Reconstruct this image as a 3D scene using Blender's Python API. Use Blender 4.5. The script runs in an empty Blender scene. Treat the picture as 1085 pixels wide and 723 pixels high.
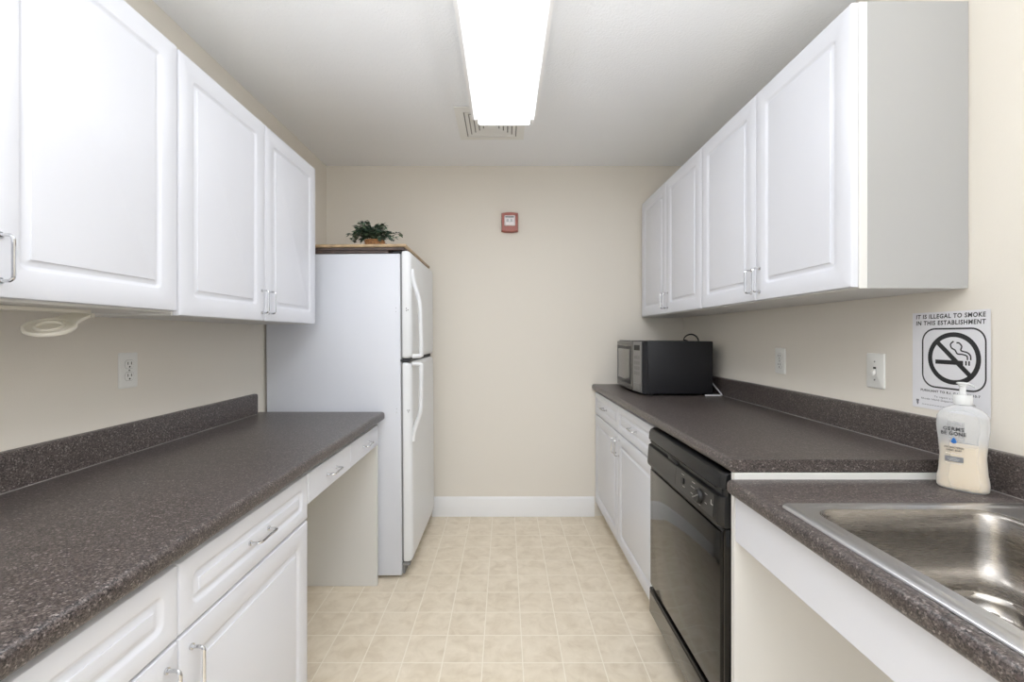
import bpy, bmesh, math, random
from math import sin, cos, pi, radians
from mathutils import Vector, Matrix

C = bpy.context.scene.collection
PI = pi

# ------------------------------------------------------------------ materials
def lin(c):
    out = []
    for v in c:
        v = v / 255.0
        out.append(v / 12.92 if v <= 0.04045 else ((v + 0.055) / 1.055) ** 2.4)
    return (out[0], out[1], out[2], 1.0)

def newmat(name):
    m = bpy.data.materials.new(name)
    m.use_nodes = True
    nt = m.node_tree
    b = nt.nodes['Principled BSDF']
    return m, nt, b

def mat(name, col, rough=0.5, metal=0.0, bump=0.0, bscale=200.0, spec=0.5, var=0.0, vscale=6.0, coat=0.0):
    m, nt, b = newmat(name)
    N, L = nt.nodes, nt.links
    b.inputs['Base Color'].default_value = lin(col)
    b.inputs['Roughness'].default_value = rough
    b.inputs['Metallic'].default_value = metal
    b.inputs['Specular IOR Level'].default_value = spec
    b.inputs['Coat Weight'].default_value = coat
    geo = N.new('ShaderNodeNewGeometry')
    if var > 0:
        n = N.new('ShaderNodeTexNoise'); n.inputs['Scale'].default_value = vscale; n.inputs['Detail'].default_value = 4
        L.new(geo.outputs['Position'], n.inputs['Vector'])
        r = N.new('ShaderNodeValToRGB')
        r.color_ramp.elements[0].position = 0.3; r.color_ramp.elements[1].position = 0.7
        r.color_ramp.elements[0].color = lin([v * (1 - var) for v in col])
        r.color_ramp.elements[1].color = lin([min(255, v * (1 + var)) for v in col])
        L.new(n.outputs['Fac'], r.inputs['Fac']); L.new(r.outputs['Color'], b.inputs['Base Color'])
    if bump > 0:
        n = N.new('ShaderNodeTexNoise'); n.inputs['Scale'].default_value = bscale; n.inputs['Detail'].default_value = 3
        L.new(geo.outputs['Position'], n.inputs['Vector'])
        bp = N.new('ShaderNodeBump'); bp.inputs['Strength'].default_value = bump; bp.inputs['Distance'].default_value = 0.003
        L.new(n.outputs['Fac'], bp.inputs['Height']); L.new(bp.outputs['Normal'], b.inputs['Normal'])
    return m

def laminate():
    m, nt, b = newmat('speckled_laminate')
    N, L = nt.nodes, nt.links
    geo = N.new('ShaderNodeNewGeometry')
    def vor(scale):
        v = N.new('ShaderNodeTexVoronoi'); v.inputs['Scale'].default_value = scale
        L.new(geo.outputs['Position'], v.inputs['Vector'])
        s = N.new('ShaderNodeSeparateColor'); L.new(v.outputs['Color'], s.inputs['Color'])
        return s.outputs['Red']
    a, c = vor(310), vor(520)
    r = N.new('ShaderNodeValToRGB'); r.color_ramp.interpolation = 'CONSTANT'
    e = r.color_ramp.elements
    stops = [(0, (27, 24, 24)), (.26, (52, 45, 43)), (.54, (72, 63, 61)), (.78, (94, 85, 82)), (.92, (124, 115, 111)), (.975, (152, 145, 141))]
    e[0].position, e[0].color = 0, lin(stops[0][1])
    e[1].position, e[1].color = stops[1][0], lin(stops[1][1])
    for p, col in stops[2:]:
        k = e.new(p); k.color = lin(col)
    r2 = N.new('ShaderNodeValToRGB'); r2.color_ramp.interpolation = 'CONSTANT'
    e = r2.color_ramp.elements
    e[0].position, e[0].color = 0, lin((32, 29, 29)); e[1].position, e[1].color = .34, lin((74, 65, 62))
    k = e.new(.75); k.color = lin((112, 104, 100))
    L.new(a, r.inputs['Fac']); L.new(c, r2.inputs['Fac'])
    mx = N.new('ShaderNodeMix'); mx.data_type = 'RGBA'; mx.inputs['Factor'].default_value = .45
    L.new(r.outputs['Color'], mx.inputs['A']); L.new(r2.outputs['Color'], mx.inputs['B'])
    L.new(mx.outputs['Result'], b.inputs['Base Color'])
    b.inputs['Roughness'].default_value = .34
    b.inputs['Specular IOR Level'].default_value = .5
    n = N.new('ShaderNodeTexNoise'); n.inputs['Scale'].default_value = 420
    L.new(geo.outputs['Position'], n.inputs['Vector'])
    bp = N.new('ShaderNodeBump'); bp.inputs['Strength'].default_value = .12; bp.inputs['Distance'].default_value = .001
    L.new(n.outputs['Fac'], bp.inputs['Height']); L.new(bp.outputs['Normal'], b.inputs['Normal'])
    return m

def vinyl_floor():
    m, nt, b = newmat('vinyl_tile_floor')
    N, L = nt.nodes, nt.links
    geo = N.new('ShaderNodeNewGeometry')
    T = .1525
    mp = N.new('ShaderNodeVectorMath'); mp.operation = 'ADD'; mp.inputs[1].default_value = (.085 + T * 40, -1.666 + T * 40, 0)
    L.new(geo.outputs['Position'], mp.inputs[0])
    sc = N.new('ShaderNodeVectorMath'); sc.operation = 'SCALE'; sc.inputs['Scale'].default_value = 1 / T
    L.new(mp.outputs[0], sc.inputs[0])
    fr = N.new('ShaderNodeVectorMath'); fr.operation = 'FRACTION'; L.new(sc.outputs[0], fr.inputs[0])
    fl = N.new('ShaderNodeVectorMath'); fl.operation = 'FLOOR'; L.new(sc.outputs[0], fl.inputs[0])
    sp = N.new('ShaderNodeSeparateXYZ'); L.new(fr.outputs[0], sp.inputs[0])
    def edge(o):
        s = N.new('ShaderNodeMath'); s.operation = 'SUBTRACT'; s.inputs[1].default_value = .5; L.new(o, s.inputs[0])
        a = N.new('ShaderNodeMath'); a.operation = 'ABSOLUTE'; L.new(s.outputs[0], a.inputs[0])
        return a.outputs[0]
    mxm = N.new('ShaderNodeMath'); mxm.operation = 'MAXIMUM'
    L.new(edge(sp.outputs['X']), mxm.inputs[0]); L.new(edge(sp.outputs['Y']), mxm.inputs[1])
    g = N.new('ShaderNodeMapRange'); g.inputs['From Min'].default_value = .482; g.inputs['From Max'].default_value = .491
    L.new(mxm.outputs[0], g.inputs['Value'])
    wn = N.new('ShaderNodeTexWhiteNoise'); wn.noise_dimensions = '2D'; L.new(fl.outputs[0], wn.inputs['Vector'])
    # mottling, offset differently in each tile
    off = N.new('ShaderNodeVectorMath'); off.operation = 'MULTIPLY_ADD'; off.inputs[1].default_value = (7, 7, 7)
    L.new(wn.outputs['Color'], off.inputs[0]); L.new(geo.outputs['Position'], off.inputs[2])
    n1 = N.new('ShaderNodeTexNoise'); n1.inputs['Scale'].default_value = 14; n1.inputs['Detail'].default_value = 8; n1.inputs['Roughness'].default_value = .62
    n1.inputs['Distortion'].default_value = .6
    L.new(off.outputs[0], n1.inputs['Vector'])
    r = N.new('ShaderNodeValToRGB')
    e = r.color_ramp.elements
    e[0].position, e[0].color = .30, lin((210, 195, 171)); e[1].position, e[1].color = .72, lin((234, 222, 202))
    k = e.new(.5); k.color = lin((223, 210, 188))
    L.new(n1.outputs['Fac'], r.inputs['Fac'])
    mx = N.new('ShaderNodeMix'); mx.data_type = 'RGBA'; mx.inputs['B'].default_value = lin((239, 230, 213))
    L.new(g.outputs['Result'], mx.inputs['Factor']); L.new(r.outputs['Color'], mx.inputs['A'])
    L.new(mx.outputs['Result'], b.inputs['Base Color'])
    b.inputs['Roughness'].default_value = .42; b.inputs['Specular IOR Level'].default_value = .35
    bp = N.new('ShaderNodeBump'); bp.inputs['Strength'].default_value = .25; bp.inputs['Distance'].default_value = .001
    iv = N.new('ShaderNodeMath'); iv.operation = 'SUBTRACT'; iv.inputs[0].default_value = 1; L.new(g.outputs['Result'], iv.inputs[1])
    L.new(iv.outputs[0], bp.inputs['Height']); L.new(bp.outputs['Normal'], b.inputs['Normal'])
    return m

def brushed(name, col, rough, axis_scale):
    m, nt, b = newmat(name)
    N, L = nt.nodes, nt.links
    geo = N.new('ShaderNodeNewGeometry')
    vm = N.new('ShaderNodeVectorMath'); vm.operation = 'MULTIPLY'; vm.inputs[1].default_value = axis_scale
    L.new(geo.outputs['Position'], vm.inputs[0])
    n = N.new('ShaderNodeTexNoise'); n.inputs['Scale'].default_value = 1; n.inputs['Detail'].default_value = 3
    L.new(vm.outputs[0], n.inputs['Vector'])
    mr = N.new('ShaderNodeMapRange'); mr.inputs['To Min'].default_value = rough - .015; mr.inputs['To Max'].default_value = rough + .02
    L.new(n.outputs['Fac'], mr.inputs['Value']); L.new(mr.outputs['Result'], b.inputs['Roughness'])
    b.inputs['Base Color'].default_value = lin(col); b.inputs['Metallic'].default_value = 1.0
    return m

def emitter(name, col, strength):
    m, nt, b = newmat(name)
    b.inputs['Base Color'].default_value = lin((250, 250, 250))
    b.inputs['Emission Color'].default_value = lin(col); b.inputs['Emission Strength'].default_value = strength
    return m

def clear_plastic(name, tint, fac, rough=.12):
    m, nt, b = newmat(name)
    N, L = nt.nodes, nt.links
    b.inputs['Base Color'].default_value = lin(tint); b.inputs['Roughness'].default_value = rough
    tr = N.new('ShaderNodeBsdfTransparent'); tr.inputs['Color'].default_value = (.97, .97, .97, 1)
    lw = N.new('ShaderNodeLayerWeight'); lw.inputs['Blend'].default_value = .35
    mr = N.new('ShaderNodeMapRange'); mr.inputs['To Min'].default_value = fac; mr.inputs['To Max'].default_value = min(1, fac + .30)
    L.new(lw.outputs['Facing'], mr.inputs['Value'])
    mx = N.new('ShaderNodeMixShader'); L.new(mr.outputs['Result'], mx.inputs['Fac'])
    L.new(tr.outputs[0], mx.inputs[1]); L.new(b.outputs[0], mx.inputs[2])
    L.new(mx.outputs[0], N['Material Output'].inputs['Surface'])
    return m

def leaf_mat():
    m, nt, b = newmat('ivy_leaf')
    N, L = nt.nodes, nt.links
    geo = N.new('ShaderNodeNewGeometry')
    r = N.new('ShaderNodeValToRGB'); e = r.color_ramp.elements
    e[0].color = lin((20, 36, 28)); e[1].color = lin((128, 148, 120))
    k = e.new(.45); k.color = lin((40, 66, 50)); k = e.new(.75); k.color = lin((62, 86, 68))
    L.new(geo.outputs['Random Per Island'], r.inputs['Fac']); L.new(r.outputs['Color'], b.inputs['Base Color'])
    b.inputs['Roughness'].default_value = .45
    return m

M = dict(
    wall=mat('wall_paint', (222, 216, 205), .75, bump=.15, bscale=260),
    ceil=mat('ceiling_paint', (240, 242, 245), .85, bump=.7, bscale=110),
    floor=vinyl_floor(),
    trim=mat('white_trim_paint', (232, 232, 232), .4),
    cab=mat('white_thermofoil', (212, 214, 221), .33, spec=.4),
    cabside=mat('white_melamine', (214, 213, 210), .5),
    rail=mat('almond_frame_edge', (222, 214, 202), .5),
    lam=laminate(),
    chrome=mat('polished_chrome', (205, 206, 208), .14, 1.0),
    fridge=mat('white_fridge_enamel', (208, 211, 219), .38, bump=.12, bscale=520),
    fridgedoor=mat('white_door_enamel', (219, 221, 223), .34, bump=.1, bscale=520),
    gasket=mat('grey_gasket', (120, 120, 120), .7),
    darkgap=mat('dark_gap', (38, 38, 40), .7),
    hole=mat('black_slot', (25, 24, 23), .8),
    blackgloss=mat('black_glass_enamel', (8, 7, 6), .07, spec=.2),
    blackpl=mat('black_plastic', (13, 13, 14), .36, spec=.35),
    blackmatte=mat('charcoal_paint_metal', (24, 24, 27), .5, spec=.3),
    panelgrey=mat('dark_control_panel', (28, 26, 25), .3, spec=.4),
    silver=mat('brushed_silver_plastic', (132, 131, 130), .35, .6),
    mwdoor=mat('smoked_door', (66, 65, 64), .25, .5),
    mwglass=mat('microwave_window', (120, 118, 116), .18, .7, spec=.8),
    marks=mat('light_print', (190, 188, 184), .5),
    steel=brushed('brushed_steel', (144, 139, 133), .27, (30, 30, 900)),
    steelrim=brushed('steel_rim', (214, 214, 216), .3, (900, 8, 900)),
    steeldrain=brushed('drain_steel', (172, 168, 162), .22, (40, 40, 40)),
    ivory=mat('ivory_plastic', (226, 222, 210), .4),
    shadedend=mat('shaded_white_end', (162, 162, 161), .5),  # white cabinet end facing the camera, its shade put into the colour
    caulk=mat('caulk_bead', (150, 147, 144), .6),
    mwbutton=mat('silver_button', (116, 115, 114), .4, .5),
    plate=mat('switch_plate_plastic', (226, 226, 222), .35),
    paper=mat('white_paper', (226, 226, 230), .7),
    ink=mat('black_ink', (34, 34, 36), .6),
    greyink=mat('grey_ink', (110, 112, 116), .6),
    liquid=mat('cream_soap', (232, 211, 174), .25),
    shell=clear_plastic('clear_bottle_plastic', (222, 224, 226), .30),
    frost=clear_plastic('frosted_pump_plastic', (232, 233, 232), .62, .2),
    blue=mat('blue_print', (28, 96, 168), .4),
    red=mat('alarm_red', (150, 72, 56), .4),
    lens=mat('alarm_lens', (236, 230, 232), .2),
    board_top=mat('oak_edge', (172, 146, 112), .5, var=.12, vscale=30),
    board_dark=mat('dark_walnut_edge', (72, 58, 52), .5, var=.15, vscale=30),
    basket=mat('wicker_basket', (150, 104, 62), .7, bump=.8, bscale=160, var=.2, vscale=90),
    leaf=leaf_mat(),
    stem=mat('ivy_stem', (70, 74, 48), .6),
    lamp=emitter('lit_diffuser', (246, 249, 255), 6.3),
    lamphouse=mat('white_lamp_housing', (240, 240, 240), .4),
    vent=mat('vent_white_metal', (232, 232, 229), .5),
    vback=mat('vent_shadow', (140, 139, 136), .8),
    cordblack=mat('black_cord', (28, 26, 26), .45),
    cordwhite=mat('white_cord', (210, 210, 212), .4),
)

# ------------------------------------------------------------------ mesh builder
class MB:
    def __init__(s):
        s.v = []; s.f = []
    def add(s, vs, fs):
        b = len(s.v); s.v += [tuple(p) for p in vs]; s.f += [tuple(b + i for i in f) for f in fs]
    def box(s, x0, x1, y0, y1, z0, z1):
        s.add([(x0, y0, z0), (x1, y0, z0), (x1, y1, z0), (x0, y1, z0), (x0, y0, z1), (x1, y0, z1), (x1, y1, z1), (x0, y1, z1)],
              [(0, 3, 2, 1), (4, 5, 6, 7), (0, 1, 5, 4), (1, 2, 6, 5), (2, 3, 7, 6), (3, 0, 4, 7)])
        return s
    def rbox(s, x0, x1, y0, y1, z0, z1, r=.004, seg=2):
        bm = bmesh.new()
        bmesh.ops.create_cube(bm, size=1)
        for v in bm.verts:
            v.co = ((x0 + x1) / 2 + v.co.x * (x1 - x0), (y0 + y1) / 2 + v.co.y * (y1 - y0), (z0 + z1) / 2 + v.co.z * (z1 - z0))
        bmesh.ops.bevel(bm, geom=bm.edges[:], offset=r, offset_type='OFFSET', segments=seg, profile=.5, affect='EDGES', clamp_overlap=True)
        bm.verts.index_update()
        s.add([v.co[:] for v in bm.verts], [[v.index for v in f.verts] for f in bm.faces]); bm.free()
        return s
    def loops(s, loops, cap0=True, cap1=True, closed=False):
        n = len(loops[0]); vs = [p for l in loops for p in l]; fs = []
        m = len(loops)
        for i in range(m if closed else m - 1):
            a, b = i * n, ((i + 1) % m) * n
            for j in range(n):
                k = (j + 1) % n
                fs.append((a + j, a + k, b + k, b + j))
        if not closed:
            if cap0: fs.append(tuple(range(n - 1, -1, -1)))
            if cap1: fs.append(tuple((m - 1) * n + j for j in range(n)))
        s.add(vs, fs); return s
    def tube(s, path, r, n=8, flat=1.0):
        path = [Vector(p) for p in path]
        up = None; loops = []
        for i, p in enumerate(path):
            t = (path[min(i + 1, len(path) - 1)] - path[max(i - 1, 0)]).normalized()
            if up is None:
                up = Vector((0, 0, 1)) if abs(t.z) < .9 else Vector((1, 0, 0))
                # prefer a frame that lies across the path plane
            side = t.cross(up)
            if side.length < 1e-5: side = t.orthogonal()
            side.normalize(); up = side.cross(t).normalized()
            rr = r(i / (len(path) - 1)) if callable(r) else r
            loops.append([p + side * (cos(2 * PI * k / n) * rr) + up * (sin(2 * PI * k / n) * rr * flat) for k in range(n)])
        return s.loops(loops)
    def lathe(s, prof, cx, cy, n=24, cap0=True, cap1=True):
        return s.loops([[(cx + r * cos(2 * PI * k / n), cy + r * sin(2 * PI * k / n), z) for k in range(n)] for r, z in prof], cap0, cap1)
    def prism(s, poly, fn, d0, d1):
        return s.loops([[fn(u, v, d0) for u, v in poly], [fn(u, v, d1) for u, v in poly]])

def build(name, mb, m, parent=None, org=None, sharp=32, smooth=True):
    """One mesh object; its vertices are given in world space and its origin sits at the thing's base."""
    if parent is not None:
        o3 = Vector(parent['_org'])
    else:
        o3 = Vector(org) if org is not None else Vector((0, 0, 0))
    bm = bmesh.new()
    vs = [bm.verts.new(Vector(p) - o3) for p in mb.v]
    for f in mb.f:
        try: bm.faces.new([vs[i] for i in f])
        except ValueError: pass
    bmesh.ops.recalc_face_normals(bm, faces=bm.faces[:])
    me = bpy.data.meshes.new(name); bm.to_mesh(me); bm.free()
    if smooth:
        me.polygons.foreach_set('use_smooth', [True] * len(me.polygons))
        me.set_sharp_from_angle(angle=radians(sharp))
    me.materials.append(m)
    o = bpy.data.objects.new(name, me); C.objects.link(o)
    o['_org'] = tuple(o3)
    if parent is not None: o.parent = parent
    else: o.location = o3
    return o

def tag(o, label, cat, group=None):
    o['label'] = label; o['category'] = cat; o['kind'] = 'thing'
    if group: o['group'] = group
    return o

def thing(name, label, cat, org, group=None, rot=None):
    o = bpy.data.objects.new(name, None); C.objects.link(o)
    o.location = org; o['_org'] = tuple(org); o.empty_display_size = .05
    if rot: o.rotation_euler = rot
    return tag(o, label, cat, group)

def struct(name, mb, m, **k):
    o = build(name, mb, m, **k); o['kind'] = 'structure'; return o

# ------------------------------------------------------------------ room numbers
XL, XR, YB, YF, H = -1.232, 1.230, 3.027, -1.60, 2.415
struct('floor', MB().box(XL - .1, XR + .1, YF, YB + .1, -.05, 0), M['floor'])
struct('ceiling', MB().box(XL - .1, XR + .1, YF, YB + .1, H, H + .05), M['ceil'])
struct('wall_left', MB().box(XL - .1, XL, YF, YB, 0, H), M['wall'])
struct('wall_right', MB().box(XR, XR + .1, YF, YB, 0, H), M['wall'])
struct('wall_back', MB().box(XL - .1, XR + .1, YB, YB + .1, 0, H), M['wall'])
# back baseboard with a stepped cap
prof = [(0, 0), (.014, 0), (.014, .104), (.011, .112), (.011, .120), (.007, .128), (.003, .134), (0, .134)]
bb = MB().prism([(d, z) for d, z in prof], lambda u, v, d: (d, YB - .0005 - u, v + .0005), -.50, .615)
struct('baseboard_back', bb, M['trim'])

# ------------------------------------------------------------------ panel fronts
def rr(u0, u1, v0, v1, r, seg=4):
    r = max(r, .0004); pts = []
    for cx, cy, a0 in ((u1 - r, v1 - r, 0), (u0 + r, v1 - r, 90), (u0 + r, v0 + r, 180), (u1 - r, v0 + r, 270)):
        for k in range(seg + 1):
            a = radians(a0 + 90 * k / seg); pts.append((cx + r * cos(a), cy + r * sin(a)))
    return pts

def panel(u0, u1, v0, v1, t, fn, s=.055, style='raised'):
    """A door or drawer front: back at depth 0, face at depth t, routed raised field."""
    spec = [(0, 0, .001), (0, t - .004, .001), (.0015, t - .001, .002), (.004, t, .004)]
    if style == 'raised':
        spec += [(s, t, .017), (s + .002, t - .0008, .016), (s + .005, t - .0032, .013), (s + .009, t - .0060, .009), (s + .012, t - .0066, .006),
                 (s + .0225, t - .0026, .0022), (s + .0230, t - .0006, .0020), (s + .0245, t - .0002, .002)]
    else:
        spec += [(.010, t + .0002, .004)]
    mb = MB()
    mb.loops([[fn(u, v, d) for u, v in rr(u0 + i, u1 - i, v0 + i, v1 - i, r)] for i, d, r in spec])
    return mb

def pull(fn, u, v, length=.084, vertical=True, out=.027):
    """Square chrome wire pull with rounded corners, standing out from the face."""
    h = length / 2; rc = .009; pts = [(-h, 0), (-h, out - rc)]
    for k in range(1, 5):
        a = PI - k * PI / 8; pts.append((-h + rc + rc * cos(a), out - rc + rc * sin(a)))
    pts += [(-h + rc + .02, out), (h - rc - .02, out)]
    for k in range(0, 5):
        a = PI / 2 - k * PI / 8; pts.append((h - rc + rc * cos(a), out - rc + rc * sin(a)))
    pts += [(h, 0)]
    path = [fn(u, v + a, d) if vertical else fn(u + a, v, d) for a, d in pts]
    mb = MB(); mb.tube(path, .0033, 8)
    for a in (-h, h):
        c = fn(u, v + a, .0006) if vertical else fn(u + a, v, .0006)
        c2 = fn(u, v + a, .004) if vertical else fn(u + a, v, .004)
        mb.tube([c, c2], .0062, 10)
    return mb

def face(x, sgn):
    """Map (u along depth, v up, d out of the face) to the world; sgn=+1 faces +x."""
    return lambda u, v, d: (x + sgn * d, u, v)

def cabinet_door(root, fn, u0, u1, v0, v1, hu, hv, t=.019, style='raised', s=.055):
    d = build('door', panel(u0, u1, v0, v1, t, fn, s, style), M['cab'], root)
    fh = lambda u, v, dd: fn(u, v, t + dd)
    build('handle', pull(fh, hu, hv), M['chrome'], d)
    return d

def cabinet_drawer(root, fn, u0, u1, v0, v1, t=.019, style='raised', s=.034, L=.084):
    d = build('drawer', panel(u0, u1, v0, v1, t, fn, s, style), M['cab'], root)
    fh = lambda u, v, dd: fn(u, v, t - (.0003 if style == 'raised' else 0) + dd)
    build('handle', pull(fh, (u0 + u1) / 2, (v0 + v1) / 2, L, False), M['chrome'], d)
    return d

def wall_cabinet(side, y0, y1, z0, z1, xface, label, reveal, filler=0):
    sgn = 1 if side == 'left' else -1
    xw = XL + .001 if side == 'left' else XR - .001
    xc = xface - sgn * .0195
    root = thing('wall_cabinet', label, 'cabinet', (xw, (y0 + y1) / 2, z0), 'white wall cabinets')
    a, b = min(xw, xc), max(xw, xc)
    build('carcass', MB().rbox(a, b, y0, y1 + filler, z0, z1, .0012, 1), M['cabside'], root)
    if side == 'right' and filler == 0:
        e = build('end_panel', MB().box(a + .022, b - .001, y0 - .0012, y0 - .0001, z0 + .0008, z1 - .0008), M['shadedend'], root); e['label'] = 'plain white end panel with shade in its colour'
    fn = face(xc + sgn * .0008, sgn)
    ym = (y0 + y1) / 2
    hz = z0 + reveal + .030 + .042
    cabinet_door(root, fn, y0 + .002, ym - .0015, z0 + reveal, z1 - .002, ym - .027, hz)
    cabinet_door(root, fn, ym + .0015, y1 - .002, z0 + reveal, z1 - .002, ym + .024, hz)
    return root

wall_cabinet('left', .314, 1.2415, 1.3055, 2.060, -.925, 'white double-door wall cabinet nearest the camera over the left counter, paper towel holder beneath', .006)
wall_cabinet('left', 1.2435, 2.145, 1.2985, 2.058, -.925, 'white double-door wall cabinet above left counter, the one ending at the refrigerator', .001)
wall_cabinet('right', 1.164, 2.055, 1.367, 2.129, .920, 'white double-door wall cabinet with exposed end coloured as shaded, near the no-smoking sign', .004)
wall_cabinet('right', 2.057, 2.948, 1.367, 2.129, .920, 'white double-door wall cabinet over the microwave, against the back wall', .004, .07)

# ------------------------------------------------------------------ countertops
def counter(xfront, xwall, sgn, y0, y1, ztop, th, label, bs_end=None, hole=None):
    """Postformed worktop: rolled front nose, separate backsplash part. sgn=+1: the front faces +x."""
    root = thing('countertop', label, 'countertop', (xfront, (y0 + y1) / 2, ztop - th))
    r = .014
    pr = [(0.0, ztop - th)]
    xin = abs(xfront - xwall) - .001
    # u measured from the nose back to the wall
    pr = []
    for k in range(7):
        a = PI / 2 + k * (PI / 2) / 6
        pr.append((r + r * cos(a), ztop - r + r * sin(a)))
    r2 = .012
    for k in range(5):
        a = PI + k * (PI / 2) / 4
        pr.append((r2 + r2 * cos(a), ztop - th + r2 + r2 * sin(a)))
    pr += [(xin, ztop - th), (xin, ztop)]
    fn = lambda u, v, d: (xfront - sgn * u, d, v)
    mb = MB().prism(pr, fn, y0, y1)
    deck = build('deck', mb, M['lam'], root, sharp=40)
    if hole:
        cut = build('cutter', MB().box(*hole, ztop - .2, ztop + .2), M['lam'], root)
        md = deck.modifiers.new('hole', 'BOOLEAN'); md.operation = 'DIFFERENCE'; md.object = cut; md.solver = 'EXACT'
        bpy.context.view_layer.update()
        dg = bpy.context.evaluated_depsgraph_get()
        me = bpy.data.meshes.new_from_object(deck.evaluated_get(dg))
        deck.modifiers.clear(); deck.data = me; me.name = 'deck'
        bpy.data.objects.remove(cut, do_unlink=True)
    bt, bh, rb = .021, .098, .009
    bp = [(0, .0005), (bt, .0005), (bt, bh - rb)]
    for k in range(1, 6):
        a = k * (PI / 2) / 5; bp.append((bt - rb + rb * cos(a), bh - rb + rb * sin(a)))
    bp += [(0, bh)]
    fb = lambda u, v, d: (xwall + sgn * (u + .001), d, ztop + v)
    build('backsplash', MB().prism(bp, fb, y0, bs_end or y1), M['lam'], root, sharp=40)
    ys = bs_end or y1
    build('caulk_line', MB().tube([(xwall + sgn * (bt + .0012), y0 + .002, ztop + .0006), (xwall + sgn * (bt + .0012), ys - .002, ztop + .0006)], .0011, 6), M['caulk'], root)
    return root

counter(-.605, XL, 1, .12, 2.205, .860, .040, 'dark speckled laminate countertop along the left wall beside the refrigerator', bs_end=2.150)
counter(.600, XR, -1, 1.1735, YB - .001, .910, .034, 'dark speckled laminate countertop with the microwave on it')
counter(.592, XR, -1, .02, 1.1695, .858, .038, 'lower dark speckled laminate countertop holding the steel sink', hole=(.636, 1.158, .405, .972))

# ------------------------------------------------------------------ base cabinets
def base_cabinet(sgn, y0, y1, xface, ztop, zdr, label, xwall):
    """Two drawers over two doors; xface is the door face."""
    xc = xface - sgn * .0195
    root = thing('base_cabinet', label, 'cabinet', (xc, (y0 + y1) / 2, 0), 'white base cabinets')
    xb = xwall + sgn * .002
    a, b = min(xb, xc), max(xb, xc)
    build('carcass', MB().rbox(a, b, y0, y1, .098, ztop, .001, 1), M['cabside'], root)
    xt = xc - sgn * .06
    build('toe_kick', MB().box(min(xb, xt), max(xb, xt), y0 + .002, y1 - .002, .001, .0975), M['cabside'], root)
    fn = face(xc + sgn * .0008, sgn)
    ym = (y0 + y1) / 2
    top = ztop - .016
    for p, q, hu in ((y0 + .002, ym - .0015, ym - .032), (ym + .0015, y1 - .002, ym + .032)):
        cabinet_drawer(root, fn, p, q, zdr + .003, top)
        cabinet_door(root, fn, p, q, .102, zdr - .004, hu, zdr - .004 - .034 - .042)
    # pale wood rail seen between the drawers and the worktop
    build('top_rail', MB().box(min(xc, xc + sgn * .006), max(xc, xc + sgn * .006), y0, y1, ztop - .0135, ztop - .001), M['rail'], root)
    return root

base_cabinet(1, .290, 1.394, -.626, .8185, .660, 'white base cabinet under the left counter, two drawers over two doors', XL)
base_cabinet(-1, 1.812, 3.022, .622, .8750, .711, 'white base cabinet at the back wall between baseboard and black dishwasher', XR)

# desk-height drawer unit over the open kneespace on the left
root = thing('drawer_unit', 'shallow white two-drawer unit spanning the open kneespace, left counter', 'drawers', (-.66, 1.79, .70))
build('frame', MB().rbox(XL + .002, -.6465, 1.3955, 2.1735, .712, .8185, .001, 1), M['cabside'], root)
fn = face(-.6455, 1)
for a, b in ((1.398, 1.781), (1.784, 2.172)):
    cabinet_drawer(root, fn, a, b, .704, .803, style='flat')
build('top_rail', MB().box(-.6465, -.640, 1.3955, 2.1735, .805, .8175), M['rail'], root)
tag(build('end_panel', MB().rbox(XL + .002, -.634, 2.1745, 2.193, .001, .8185, .001, 1), M['cabside'], org=(-.93, 2.184, 0)),
    'tall white end panel of the kneespace, standing against the refrigerator', 'panel')

# sink kneespace: apron board and the panel beside the dishwasher
tag(build('apron_board', MB().rbox(.614, .632, .03, 1.1695, .694, .8185, .0012, 1), M['cab'], org=(.623, .6, .694)),
    'long white apron board beneath the sink counter edge', 'board')
tag(build('end_panel', MB().rbox(.612, XR - .002, 1.1715, 1.1875, .001, .8745, .001, 1), M['cabside'], org=(.92, 1.18, 0)),
    'white side panel closing the kneespace beside the black dishwasher', 'panel')

# ------------------------------------------------------------------ refrigerator
TILT = radians(-.4)
fr = thing('refrigerator', 'white top-freezer refrigerator with curved handles, facing the aisle', 'refrigerator', (-.525, 2.238, 0), rot=(0, TILT, 0))
build('body', MB().rbox(-1.210, -.525, 2.238, 2.935, .018, 1.663, .006, 2), M['fridge'], fr)
build('gasket', MB().box(-.5248, -.5165, 2.246, 2.927, .092, 1.660), M['gasket'], fr)
def fridge_door(z0, z1):
    mb = MB()
    spec = [(-.5162, .004, .012), (-.512, 0, .014), (-.492, 0, .016), (-.481, .003, .018), (-.474, .009, .020), (-.4705, .018, .022), (-.4695, .03, .024)]
    mb.loops([[(x, y, z) for y, z in rr(2.238 + i, 2.938 - i, z0 + i, z1 - i, r)] for x, i, r in spec])
    return mb
fz = build('freezer_door', fridge_door(1.126, 1.678), M['fridgedoor'], fr)
fd = build('refrigerator_door', fridge_door(.085, 1.106), M['fridgedoor'], fr)
def bow(z0, z1, tip_at_bottom):
    """Bowed pull: long flowing end and a hooked end next to the gap between the doors."""
    pts = []; n = 26
    for i in range(n + 1):
        t = i / n                                # 0 = hooked end by the gap
        if t < .12:
            a = t / .12; out = .046 * sin(a * PI / 2); zz = .010 * (1 - cos(a * PI / 2))
        elif t < .62:
            a = (t - .12) / .5; out = .046 - .004 * a; zz = .010 + a * .52
        else:
            a = (t - .62) / .38; out = .042 * (.5 + .5 * cos(a * PI)) ; zz = .53 + a * .47
        z = z0 + (z1 - z0) * zz
        pts.append((-.470 + out, 2.268, z))
    return MB().tube(pts, lambda t: .0115, 10)
build('handle', bow(1.136, 1.585, True), M['fridgedoor'], fz)
build('handle', bow(1.096, .700, False), M['fridgedoor'], fd)
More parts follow.
